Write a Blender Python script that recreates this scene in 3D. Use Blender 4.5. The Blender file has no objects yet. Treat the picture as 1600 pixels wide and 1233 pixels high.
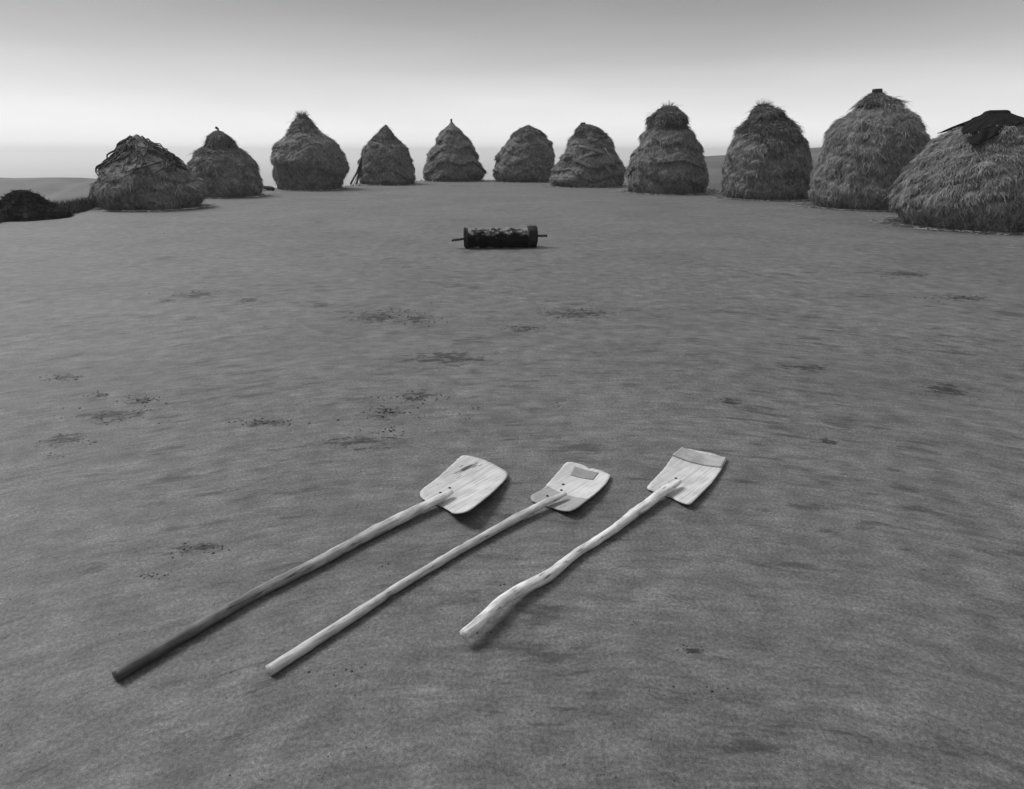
import bpy, bmesh, math, random
import numpy as np
from mathutils import Vector, Matrix, noise

sc = bpy.context.scene
# ---------------------------------------------------------------- camera
F_PX, CAM_H, PITCH = 1050.0, 1.6, math.radians(20)
cam_d = bpy.data.cameras.new('camera')
cam_d.sensor_width = 36.0
cam_d.lens = 36.0 * F_PX / 1600.0
cam_d.clip_start = 0.05
cam_d.clip_end = 60000
cam = bpy.data.objects.new('camera', cam_d)
sc.collection.objects.link(cam)
cam.location = (0, 0, CAM_H)
cam.rotation_euler = (math.radians(90) - PITCH, 0, 0)
sc.camera = cam

# ---------------------------------------------------------------- exposure
sc.view_settings.view_transform = 'Standard'
sc.view_settings.look = 'None'
sc.view_settings.gamma = 1.0
sc.view_settings.exposure = 0.95
sc.cycles.use_denoising = True
sc.cycles.max_bounces = 8
sc.cycles.volume_bounces = 2
sc.cycles.sample_clamp_indirect = 4

# ---------------------------------------------------------------- sky and sun
SUN_EL, SUN_AZ = math.radians(50), math.radians(-58)     # azimuth from +Y, negative = left
sun_d = bpy.data.lights.new('sun', 'SUN')
sun_d.energy = 1.5
sun_d.angle = math.radians(25)
sun = bpy.data.objects.new('sun', sun_d)
sc.collection.objects.link(sun)
sdir = Vector((math.sin(SUN_AZ) * math.cos(SUN_EL), math.cos(SUN_AZ) * math.cos(SUN_EL), math.sin(SUN_EL)))
sun.rotation_euler = sdir.to_track_quat('Z', 'Y').to_euler()
sun.location = sdir * 50

world = bpy.data.worlds.new('World')
sc.world = world
world.use_nodes = True
wt = world.node_tree
wt.nodes.clear()


def N(t, kind, **kw):
    n = t.nodes.new(kind)
    for k, v in kw.items():
        setattr(n, k, v)
    return n


def ramp(t, src, pts, interp='LINEAR'):
    r = N(t, 'ShaderNodeValToRGB')
    r.color_ramp.interpolation = interp
    el = r.color_ramp.elements
    while len(el) < len(pts):
        el.new(0.5)
    for e, (p, v) in zip(el, pts):
        e.position = p
        e.color = (v, v, v, 1)
    t.links.new(src, r.inputs[0])
    return r.outputs[0]


def math_node(t, op, a, b=None, c=None):
    m = N(t, 'ShaderNodeMath', operation=op)
    for i, v in enumerate((a, b, c)):
        if v is None:
            continue
        if isinstance(v, (int, float)):
            m.inputs[i].default_value = v
        else:
            t.links.new(v, m.inputs[i])
    return m.outputs[0]


tc = N(wt, 'ShaderNodeTexCoord')
sky = N(wt, 'ShaderNodeTexSky', sky_type='NISHITA')
sky.sun_disc = False
sky.sun_elevation = SUN_EL
sky.sun_rotation = SUN_AZ
sky.dust_density = 4.0
bw = N(wt, 'ShaderNodeRGBToBW')
wt.links.new(sky.outputs[0], bw.inputs[0])
sep = N(wt, 'ShaderNodeSeparateXYZ')
wt.links.new(tc.outputs['Generated'], sep.inputs[0])
# overcast: a layer of cloud, thin along the horizon, heavy above it, brighter overhead
mp = N(wt, 'ShaderNodeMapping')
mp.inputs['Scale'].default_value = (1.3, 1.3, 9.0)
wt.links.new(tc.outputs['Generated'], mp.inputs[0])
cn = N(wt, 'ShaderNodeTexNoise')
cn.inputs['Scale'].default_value = 1.6
cn.inputs['Detail'].default_value = 3.0
wt.links.new(mp.outputs[0], cn.inputs['Vector'])
wob = math_node(wt, 'MULTIPLY_ADD', cn.outputs[0], 0.03, -0.015)
elev = math_node(wt, 'ADD', sep.outputs[2], wob)
deck = ramp(wt, elev, [(0.0, .47), (0.035, .46), (0.075, .34), (0.115, .23), (0.16, .155), (0.215, .10), (0.34, .11),
                       (0.55, .20), (1.0, .27)], 'B_SPLINE')
deck_n = N(wt, 'ShaderNodeTexNoise')
deck_n.inputs['Scale'].default_value = 2.5
wt.links.new(mp.outputs[0], deck_n.inputs['Vector'])
dm = math_node(wt, 'MULTIPLY_ADD', deck_n.outputs[0], 0.2, 0.9)
deck2 = math_node(wt, 'MULTIPLY', deck, dm)
sk = math_node(wt, 'MULTIPLY', bw.outputs[0], 0.10 * 0.1)
deck3 = math_node(wt, 'MULTIPLY', deck2, 1.0)
tot = math_node(wt, 'ADD', sk, deck3)
bg = N(wt, 'ShaderNodeBackground')
bg.inputs[1].default_value = 1.0
wt.links.new(tot, bg.inputs[0])
wo = N(wt, 'ShaderNodeOutputWorld')
wt.links.new(bg.outputs[0], wo.inputs[0])

# ---------------------------------------------------------------- helpers
rng = np.random.default_rng(7)


def pix_ray(px, py):
    x = (px - 800) / F_PX
    y = -(py - 616.5) / F_PX
    return np.array([x, math.cos(PITCH) + y * math.sin(PITCH), -math.sin(PITCH) + y * math.cos(PITCH)])


def on_ground(px, py, z=0.0):
    r = pix_ray(px, py)
    t = (z - CAM_H) / r[2]
    return np.array([r[0] * t, r[1] * t, z])


def on_depth(px, py, Y):
    r = pix_ray(px, py)
    t = Y / r[1]
    return np.array([r[0] * t, Y, CAM_H + r[2] * t])


def np_mesh(name, verts, faces, mat, parent=None, smooth=True, attr=None):
    """faces: (n,k) int array of one size, or a list of such arrays"""
    if not isinstance(faces, list):
        faces = [faces]
    me = bpy.data.meshes.new(name)
    nv = len(verts)
    me.vertices.add(nv)
    me.vertices.foreach_set('co', np.asarray(verts, dtype=np.float32).ravel())
    loops = np.concatenate([f.ravel() for f in faces]).astype(np.int32)
    sizes = np.concatenate([np.full(len(f), f.shape[1], dtype=np.int32) for f in faces])
    starts = np.concatenate([[0], np.cumsum(sizes)[:-1]]).astype(np.int32)
    me.loops.add(len(loops))
    me.loops.foreach_set('vertex_index', loops)
    me.polygons.add(len(sizes))
    me.polygons.foreach_set('loop_start', starts)
    me.polygons.foreach_set('loop_total', sizes)
    me.update(calc_edges=True)
    me.validate()
    if smooth is True:
        me.polygons.foreach_set('use_smooth', np.ones(len(me.polygons), dtype=bool))
    if attr is not None:
        a = me.attributes.new('tone', 'FLOAT', 'POINT')
        a.data.foreach_set('value', np.asarray(attr, dtype=np.float32))
    me.materials.append(mat)
    o = bpy.data.objects.new(name, me)
    sc.collection.objects.link(o)
    if parent is not None:
        o.parent = parent
    return o


def thing(name, label, cat, loc=(0, 0, 0), rotz=0.0, group=None):
    o = bpy.data.objects.new(name, None)
    sc.collection.objects.link(o)
    o.empty_display_size = 0.3
    o.location = loc
    o.rotation_euler = (0, 0, rotz)
    o['label'] = label
    o['category'] = cat
    if group:
        o['group'] = group
    return o


def tag(o, label=None, cat=None, group=None, kind=None):
    for k, v in (('label', label), ('category', cat), ('group', group), ('kind', kind)):
        if v:
            o[k] = v
    return o


class Bag:
    """collects pieces, builds ONE mesh"""

    def __init__(s):
        s.v, s.f3, s.f4, s.n, s.a = [], [], [], 0, []

    def add(s, v, f, tone=0.5):
        v = np.asarray(v, float)
        f = np.asarray(f, int)
        (s.f3 if f.shape[1] == 3 else s.f4).append(f + s.n)
        s.v.append(v)
        s.a.append(np.full(len(v), tone) if np.isscalar(tone) else tone)
        s.n += len(v)

    def build(s, name, mat, parent=None, smooth=True):
        fs = []
        if s.f3:
            fs.append(np.concatenate(s.f3))
        if s.f4:
            fs.append(np.concatenate(s.f4))
        return np_mesh(name, np.concatenate(s.v), fs, mat, parent, smooth, np.concatenate(s.a))


def grid_faces(nu, nv, wrap=False):
    """nu rows, nv columns (columns wrap)"""
    i = np.arange(nu - 1)[:, None]
    j = np.arange(nv if wrap else nv - 1)[None, :]
    j2 = (j + 1) % nv
    a = i * nv + j
    b = i * nv + j2
    c = (i + 1) * nv + j2
    d = (i + 1) * nv + j
    return np.stack([a + 0 * b, b, c, d], -1).reshape(-1, 4)


def tube(path, rad, n=12, knob=0.0, seed=0, squash=None, closed=True):
    """path (k,3), rad (k,) -> verts, quads"""
    path = np.asarray(path, float)
    rad = np.asarray(rad, float) * np.ones(len(path))
    t = np.gradient(path, axis=0)
    t /= np.linalg.norm(t, axis=1)[:, None]
    up = np.array([0, 0, 1.0])
    if abs(t[:, 2]).mean() > 0.9:
        up = np.array([0, 1.0, 0])
    s = np.cross(t, up)
    s /= np.linalg.norm(s, axis=1)[:, None]
    u = np.cross(s, t)
    th = np.linspace(0, 2 * math.pi, n, endpoint=False)
    sq = np.ones(len(path)) if squash is None else np.asarray(squash)
    V = []
    for i in range(len(path)):
        rr = np.full(n, rad[i])
        if knob:
            for j in range(n):
                rr[j] *= 1 + knob * noise.noise(Vector((math.cos(th[j]) * 1.3 + seed * 7.1, math.sin(th[j]) * 1.3, i * 0.35)))
        V.append(path[i] + s[i] * (rr * np.cos(th))[:, None] + u[i] * (rr * np.sin(th) * sq[i])[:, None])
    V = np.concatenate(V)
    Fc = grid_faces(len(path), n, True)
    if closed:
        c0, c1 = len(V), len(V) + 1
        V = np.vstack([V, path[0] - t[0] * rad[0] * 0.05, path[-1] + t[-1] * rad[-1] * 0.05])
        j = np.arange(n)
        k = (len(path) - 1) * n
        cap0 = np.stack([np.full(n, c0), (j + 1) % n, j, j], -1)
        cap1 = np.stack([np.full(n, c1), k + j, k + (j + 1) % n], -1)
        return V, Fc, np.concatenate([cap0[:, :3], cap1])
    return V, Fc, None


def add_tube(bag, *a, tone=0.5, **k):
    V, q, t = tube(*a, **k)
    base = bag.n
    bag.add(V, q, tone)
    if t is not None:
        bag.f3.append(t + base)


def smooth_path(pts, n):
    pts = np.asarray(pts, float)
    d = np.concatenate([[0], np.cumsum(np.linalg.norm(np.diff(pts, axis=0), axis=1))])
    s = np.linspace(0, d[-1], n)
    P = np.stack([np.interp(s, d, pts[:, k]) for k in range(pts.shape[1])], -1)
    w = max(2, n // (len(pts) * 2))
    for _ in range(w):
        Q = P.copy()
        Q[1:-1] = (P[:-2] + 2 * P[1:-1] + P[2:]) / 4
        P = Q
    return P


# ---------------------------------------------------------------- materials (all neutral grey: the photograph is black and white)
def new_mat(name):
    m = bpy.data.materials.new(name)
    m.use_nodes = True
    t = m.node_tree
    return m, t, t.nodes['Principled BSDF']


def grey(v):
    return (v, v, v, 1)


def noise_node(t, vec, scale, detail=4, rough=0.55):
    n = N(t, 'ShaderNodeTexNoise')
    n.inputs['Scale'].default_value = scale
    n.inputs['Detail'].default_value = detail
    n.inputs['Roughness'].default_value = rough
    if vec is not None:
        t.links.new(vec, n.inputs['Vector'])
    return n.outputs[0]


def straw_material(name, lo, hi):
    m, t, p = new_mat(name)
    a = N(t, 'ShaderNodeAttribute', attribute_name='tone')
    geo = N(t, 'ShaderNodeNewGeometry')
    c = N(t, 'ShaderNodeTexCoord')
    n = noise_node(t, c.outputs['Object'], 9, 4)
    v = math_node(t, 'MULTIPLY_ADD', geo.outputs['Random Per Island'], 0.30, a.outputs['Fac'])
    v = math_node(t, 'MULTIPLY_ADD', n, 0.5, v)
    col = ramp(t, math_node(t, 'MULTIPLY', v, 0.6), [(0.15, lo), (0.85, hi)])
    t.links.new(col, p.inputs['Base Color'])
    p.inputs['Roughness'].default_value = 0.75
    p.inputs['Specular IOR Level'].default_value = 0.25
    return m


def rough_material(name, lo, hi, scale, rough=0.8, bump=0.3, stretch=(1, 1, 1), p0=0.3, p1=0.7, spec=0.3, dist=0.01):
    m, t, p = new_mat(name)
    c = N(t, 'ShaderNodeTexCoord')
    mp_ = N(t, 'ShaderNodeMapping')
    mp_.inputs['Scale'].default_value = stretch
    t.links.new(c.outputs['Object'], mp_.inputs[0])
    n = noise_node(t, mp_.outputs[0], scale, 6, 0.6)
    t.links.new(ramp(t, n, [(p0, lo), (p1, hi)]), p.inputs['Base Color'])
    p.inputs['Roughness'].default_value = rough
    p.inputs['Specular IOR Level'].default_value = spec
    if bump:
        b = N(t, 'ShaderNodeBump')
        b.inputs['Strength'].default_value = bump
        b.inputs['Distance'].default_value = dist
        t.links.new(n, b.inputs['Height'])
        t.links.new(b.outputs[0], p.inputs['Normal'])
    return m


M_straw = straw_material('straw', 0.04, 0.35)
M_cap = straw_material('dark straw', 0.03, 0.20)
M_litter = rough_material('straw litter', 0.25, 0.45, 5, bump=0)
M_bark = rough_material('twig bark', 0.015, 0.05, 20, bump=0.4)
M_tarp = rough_material('black tarpaulin', 0.003, 0.010, 3, rough=0.85, bump=0.6, spec=0.12, dist=0.05)
M_rot = rough_material('rotted straw', 0.004, 0.02, 9, bump=0.3, spec=0.1)
M_iron = rough_material('iron nail', 0.01, 0.05, 60, rough=0.5, bump=0.2)
M_grass = rough_material('dry dark grass', 0.02, 0.10, 4, bump=0)
M_crumb = rough_material('dark soil crumb', 0.02, 0.09, 15, bump=0.4)
M_stone = rough_material('pebble', 0.10, 0.30, 9, bump=0.4)

# roller: near black weathered wood with pale flaking patches
M_roller, t, p = new_mat('weathered roller')
c = N(t, 'ShaderNodeTexCoord')
n1 = noise_node(t, c.outputs['Object'], 9, 5, 0.6)
n2 = noise_node(t, c.outputs['Object'], 45, 4, 0.7)
mix = math_node(t, 'MULTIPLY_ADD', n2, 0.6, math_node(t, 'MULTIPLY_ADD', n1, 1.4, -0.33))
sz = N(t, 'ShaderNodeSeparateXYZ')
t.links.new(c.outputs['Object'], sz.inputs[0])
top_light = math_node(t, 'MULTIPLY_ADD', sz.outputs[2], 3.0, -0.66)      # overhead light painted in: pale flecks weighted to the top, underside blacker
mix2 = math_node(t, 'ADD', mix, math_node(t, 'MAXIMUM', math_node(t, 'MINIMUM', top_light, 0.17), -0.3))
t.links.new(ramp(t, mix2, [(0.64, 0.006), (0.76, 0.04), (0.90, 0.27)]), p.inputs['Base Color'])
p.inputs['Roughness'].default_value = 0.85
p.inputs['Specular IOR Level'].default_value = 0.2
b = N(t, 'ShaderNodeBump')
b.inputs['Distance'].default_value = 0.02
t.links.new(mix, b.inputs['Height'])
t.links.new(b.outputs[0], p.inputs['Normal'])
M_roller_dark = rough_material('charred roller rim', 0.008, 0.03, 25, bump=0.6, spec=0.2)


def wood_material(name, lo, hi, scuff=(0.20, 0.30), stain=None, dark_end=None, marks=None):
    """object x runs along the shovel. stain: (x position, darkening) below which the wood is discoloured"""
    m, t, p = new_mat(name)
    c = N(t, 'ShaderNodeTexCoord')
    mp_ = N(t, 'ShaderNodeMapping')
    mp_.inputs['Scale'].default_value = (2.5, 42, 42)
    t.links.new(c.outputs['Object'], mp_.inputs[0])
    g = noise_node(t, mp_.outputs[0], 2.5, 6, 0.6)
    blot = noise_node(t, c.outputs['Object'], 11, 5, 0.6)
    h = math_node(t, 'MULTIPLY_ADD', blot, 0.45, math_node(t, 'MULTIPLY', g, 0.8))
    col = ramp(t, h, [(0.46, lo), (0.72, hi)])
    scr = N(t, 'ShaderNodeMapping')
    scr.inputs['Scale'].default_value = (9, 60, 60)
    t.links.new(c.outputs['Object'], scr.inputs[0])
    sn = noise_node(t, scr.outputs[0], 1.2, 3, 0.5)
    dark = ramp(t, sn, [(scuff[0], 0.35), (scuff[1], 1.0)])
    col = math_node(t, 'MULTIPLY', col, dark)
    sx = N(t, 'ShaderNodeSeparateXYZ')
    t.links.new(c.outputs['Object'], sx.inputs[0])
    if stain:
        e = math_node(t, 'MULTIPLY_ADD', blot, 0.02, sx.outputs[0])
        k = math_node(t, 'GREATER_THAN', e, stain[0])
        f = math_node(t, 'MULTIPLY_ADD', k, 1 - stain[1], stain[1])
        col = math_node(t, 'MULTIPLY', col, f)
    if marks:
        for (mu, mv) in marks:
            vm = N(t, 'ShaderNodeVectorMath', operation='SUBTRACT')
            vm.inputs[1].default_value = (mu, mv, 0.02)
            t.links.new(c.outputs['Object'], vm.inputs[0])
            vs = N(t, 'ShaderNodeVectorMath', operation='MULTIPLY')
            vs.inputs[1].default_value = (1 / 0.075, 1 / 0.03, 0)
            t.links.new(vm.outputs[0], vs.inputs[0])
            vl = N(t, 'ShaderNodeVectorMath', operation='LENGTH')
            t.links.new(vs.outputs[0], vl.inputs[0])
            q1 = math_node(t, 'MULTIPLY_ADD', sn, -4.0, 2.35)
            q2 = math_node(t, 'MULTIPLY_ADD', vl.outputs['Value'], -0.55, q1)
            col = math_node(t, 'MULTIPLY', col, ramp(t, q2, [(0.12, 1.0), (0.36, 0.38)]))
    if dark_end:
        mr = N(t, 'ShaderNodeMapRange')
        e = math_node(t, 'MULTIPLY_ADD', blot, 0.35, sx.outputs[0])
        t.links.new(e, mr.inputs[0])
        mr.inputs[1].default_value = dark_end[0]
        mr.inputs[2].default_value = dark_end[1]
        mr.inputs[3].default_value = dark_end[2]
        mr.inputs[4].default_value = 1.0
        col = math_node(t, 'MULTIPLY', col, mr.outputs[0])
    t.links.new(col, p.inputs['Base Color'])
    p.inputs['Roughness'].default_value = 0.55
    p.inputs['Specular IOR Level'].default_value = 0.35
    b = N(t, 'ShaderNodeBump')
    b.inputs['Strength'].default_value = 0.5
    b.inputs['Distance'].default_value = 0.004
    t.links.new(h, b.inputs['Height'])
    t.links.new(b.outputs[0], p.inputs['Normal'])
    return m


# ground: hard beaten clay, swept in arcs, with damp marks
M_ground, t, p = new_mat('beaten clay')
c = N(t, 'ShaderNodeTexCoord')
off = N(t, 'ShaderNodeVectorMath', operation='SUBTRACT')
off.inputs[1].default_value = (0.2, -1.2, 0)
t.links.new(c.outputs['Object'], off.inputs[0])
sx = N(t, 'ShaderNodeSeparateXYZ')
t.links.new(off.outputs[0], sx.inputs[0])
rr = math_node(t, 'SQRT', math_node(t, 'ADD', math_node(t, 'MULTIPLY', sx.outputs[0], sx.outputs[0]),
                                    math_node(t, 'MULTIPLY', sx.outputs[1], sx.outputs[1])))
an = math_node(t, 'ARCTAN2', sx.outputs[0], sx.outputs[1])
warp = noise_node(t, c.outputs['Object'], 0.5, 3)
wr = math_node(t, 'MULTIPLY_ADD', warp, 0.5, rr)
cb = N(t, 'ShaderNodeCombineXYZ')
t.links.new(math_node(t, 'MULTIPLY', wr, 7.0), cb.inputs[0])
t.links.new(math_node(t, 'MULTIPLY', math_node(t, 'MULTIPLY', an, rr), 1.3), cb.inputs[1])
streak = noise_node(t, cb.outputs[0], 1.0, 6, 0.65)
cb2 = N(t, 'ShaderNodeCombineXYZ')
t.links.new(math_node(t, 'MULTIPLY', wr, 26.0), cb2.inputs[0])
t.links.new(math_node(t, 'MULTIPLY', math_node(t, 'MULTIPLY', an, rr), 5.0), cb2.inputs[1])
streak2 = noise_node(t, cb2.outputs[0], 1.0, 4, 0.6)
big = noise_node(t, c.outputs['Object'], 0.35, 4)
fine = noise_node(t, c.outputs['Object'], 75, 5, 0.7)
mid = noise_node(t, c.outputs['Object'], 6, 5, 0.65)
s = math_node(t, 'MULTIPLY_ADD', streak, 0.24, math_node(t, 'MULTIPLY', big, 0.22))
s = math_node(t, 'MULTIPLY_ADD', streak2, 0.25, s)
s = math_node(t, 'MULTIPLY_ADD', fine, 0.28, s)
s = math_node(t, 'MULTIPLY_ADD', mid, 0.25, s)
base = ramp(t, s, [(0.47, 0.062), (0.62, 0.108), (0.78, 0.165)])
fine2 = noise_node(t, c.outputs['Object'], 230, 3, 0.7)
cb3 = N(t, 'ShaderNodeCombineXYZ')
t.links.new(math_node(t, 'MULTIPLY', wr, 11.0), cb3.inputs[0])
t.links.new(math_node(t, 'MULTIPLY', math_node(t, 'MULTIPLY', an, rr), 2.6), cb3.inputs[1])
where = noise_node(t, c.outputs['Object'], 0.8, 3, 0.6)
scuff_n = math_node(t, 'MULTIPLY_ADD', where, -0.45, math_node(t, 'ADD', noise_node(t, cb3.outputs[0], 1.0, 7, 0.68), 0.225))
gm = N(t, 'ShaderNodeMapping')
gm.inputs['Location'].default_value = (3.0, 8.0, 0)
t.links.new(c.outputs['Object'], gm.inputs[0])
patch = noise_node(t, gm.outputs[0], 0.9, 5, 0.6)
for src_, pts_ in ((fine, [(0.36, .70), (0.64, 1.28)]), (mid, [(0.36, .86), (0.62, 1.08)]), (fine2, [(0.33, .62), (0.67, 1.34)]),
                   (streak2, [(0.34, .86), (0.66, 1.10)]), (patch, [(0.36, .90), (0.60, 1.05)]), (scuff_n, [(0.36, .50), (0.43, 1.0)])):
    r_n = N(t, 'ShaderNodeMapRange')
    t.links.new(src_, r_n.inputs[0])
    for k_, v_ in zip(range(1, 5), (pts_[0][0], pts_[-1][0], pts_[0][1], pts_[-1][1])):
        r_n.inputs[k_].default_value = v_
    base = math_node(t, 'MULTIPLY', base, r_n.outputs[0])
# damp dark flecks lying along the sweep
fl = ramp(t, math_node(t, 'MULTIPLY_ADD', mid, 0.35, streak), [(0.46, 0.55), (0.54, 1.0)])
base = math_node(t, 'MULTIPLY', base, fl)
# spalled and stained places where the clay skin has broken (pixel x, y, half width, half height)
STAINS = [(590, 495, 42, 9), (655, 498, 20, 6), (390, 470, 16, 5), (305, 461, 30, 6), (262, 470, 12, 3), (500, 478, 16, 4), (220, 625, 16, 5),
          (155, 618, 10, 3), (100, 687, 30, 7), (165, 650, 40, 9), (415, 660, 28, 5), (650, 620, 30, 8), (605, 645, 26, 7), (100, 590, 22, 5),
          (1140, 628, 18, 5), (820, 513, 26, 5), (900, 490, 50, 7), (1505, 466, 32, 5), (1415, 428, 32, 4), (1260, 575, 30, 5),
          (700, 560, 60, 10), (1290, 690, 15, 4), (1480, 610, 40, 10), (320, 855, 30, 8), (1082, 1016, 12, 4), (560, 690, 60, 8)]
sc2 = N(t, 'ShaderNodeSeparateXYZ')
t.links.new(c.outputs['Object'], sc2.inputs[0])
fld = None
for (a_, b_, w_, h_) in STAINS:
    q = on_ground(a_, b_)
    wx = abs(on_ground(a_ + w_, b_)[0] - q[0])
    wy = abs(on_ground(a_, b_ - h_)[1] - q[1])
    dx = math_node(t, 'MULTIPLY', math_node(t, 'SUBTRACT', sc2.outputs[0], float(q[0])), 1 / wx)
    dy = math_node(t, 'MULTIPLY', math_node(t, 'SUBTRACT', sc2.outputs[1], float(q[1])), 1 / wy)
    d2 = math_node(t, 'ADD', math_node(t, 'MULTIPLY', dx, dx), math_node(t, 'MULTIPLY', dy, dy))
    fld = d2 if fld is None else math_node(t, 'MINIMUM', fld, d2)
fs = math_node(t, 'SQRT', fld)
n7 = noise_node(t, c.outputs['Object'], 11, 6, 0.75)
edge = math_node(t, 'MULTIPLY_ADD', n7, 6.0, math_node(t, 'MULTIPLY_ADD', streak2, 5.0, -4.8))
dmask = math_node(t, 'SUBTRACT', fs, edge)
st = ramp(t, math_node(t, 'MULTIPLY_ADD', dmask, 0.5, 0.5), [(0.20, 0.10), (0.42, 0.45), (0.58, 1.0)])
base = math_node(t, 'MULTIPLY', base, st)
t.links.new(base, p.inputs['Base Color'])
p.inputs['Roughness'].default_value = 0.66
p.inputs['Specular IOR Level'].default_value = 0.5
b = N(t, 'ShaderNodeBump')
b.inputs['Strength'].default_value = 0.8
b.inputs['Distance'].default_value = 0.016
hgt = math_node(t, 'MULTIPLY_ADD', st, 0.25, s)
t.links.new(hgt, b.inputs['Height'])
t.links.new(b.outputs[0], p.inputs['Normal'])
M_hill = rough_material('scrub hill', 0.03, 0.09, 0.06, bump=0, p0=0.35, p1=0.65)

# ---------------------------------------------------------------- ground sheet
edge_az = [(-180, 40), (-60, 17), (-34, 21.8), (-31.5, 24), (-26, 28.5), (-20, 31), (-14, 33), (-10.5, 34.5), (-8, 38.5), (-2, 39.5),
           (4, 39), (9, 36), (14, 31), (18, 28), (24, 27), (30, 26), (38, 24), (50, 20), (75, 22), (180, 40)]
ea = np.array(edge_az, float)


def edge_r(az):
    return np.interp(np.degrees(az), ea[:, 0], ea[:, 1])


def sm(x):
    x = np.clip(x, 0, 1)
    return x * x * (3 - 2 * x)


def ground_z(x, y):
    r = np.hypot(x, y)
    az = np.arctan2(x, y)
    e = edge_r(az) + 0.5 * np.sin(az * 23) + 0.3 * np.sin(az * 61 + 1)
    z = 0.006 * np.sin(x * 1.1 + 0.7 * y) * np.sin(y * 0.9 - 0.3 * x + 1) * sm((r - 1.0) / 6)
    far = np.clip(r - e, 0, None)
    z = z - 0.16 * far * sm(far / 3) * (far < 300) - (far >= 300) * 0
    z = np.where(far > 0, -60 * (1 - np.exp(-far * sm(far / 4) * 0.16 / 60)), z)
    return z


rads = np.concatenate([[0.05], np.geomspace(0.3, 12500, 330)])
NA = 900
angs = np.linspace(0, 2 * math.pi, NA, endpoint=False)
R_, A_ = np.meshgrid(rads, angs, indexing='ij')
X_, Y_ = R_ * np.sin(A_), R_ * np.cos(A_)
Az_ = np.where(A_ > math.pi, A_ - 2 * math.pi, A_)
gv = np.stack([X_, Y_, ground_z(X_, Y_)], -1).reshape(-1, 3)
gf = grid_faces(len(rads), NA, True)[:, ::-1]
ground = tag(np_mesh('ground', gv, gf, M_ground), kind='structure')


def hill(name, ridge, D, front, back, foot):
    """ridge: list of (pixel x, pixel y) of the skyline as a mound standing at depth D"""
    rp = np.array([on_depth(a, b, D) for a, b in ridge])
    xs = np.linspace(rp[0, 0], rp[-1, 0], 160)
    zr = np.interp(xs, rp[:, 0], rp[:, 2])
    for _ in range(2):
        zr[1:-1] = (zr[:-2] + 2 * zr[1:-1] + zr[2:]) / 4
    ts = np.linspace(-1, 1, 60)
    V = []
    for tt in ts:
        y = D + tt * (front if tt < 0 else back)
        k = sm(1 - abs(tt))
        for x, z in zip(xs, zr):
            nz = noise.fractal(Vector((x / front * 2.2, y / front * 2.2, D)), 0.8, 2.0, 5)
            V.append((x, y, foot + (z - foot) * k + nz * 0.08 * (z - foot) * (1 - k) * k * 4))
    o = np_mesh(name, np.array(V), grid_faces(60, 160), M_hill)
    return tag(o, kind='structure')


hill('hill', [(940, 330), (990, 262), (1060, 247), (1105, 244.5), (1135, 243), (1200, 238), (1270, 232), (1350, 226), (1440, 219),
              (1480, 216), (1560, 210), (1700, 204), (1900, 200), (2300, 230)], 230, 150, 220, -16)
hill('hill', [(-700, 262), (-300, 268), (0, 279), (75, 277.5), (118, 278), (145, 285), (160, 281), (185, 272), (250, 268), (330, 275),
              (390, 300)], 250, 120, 150, -36)

# ---------------------------------------------------------------- haystacks
STACKS = {}


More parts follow.
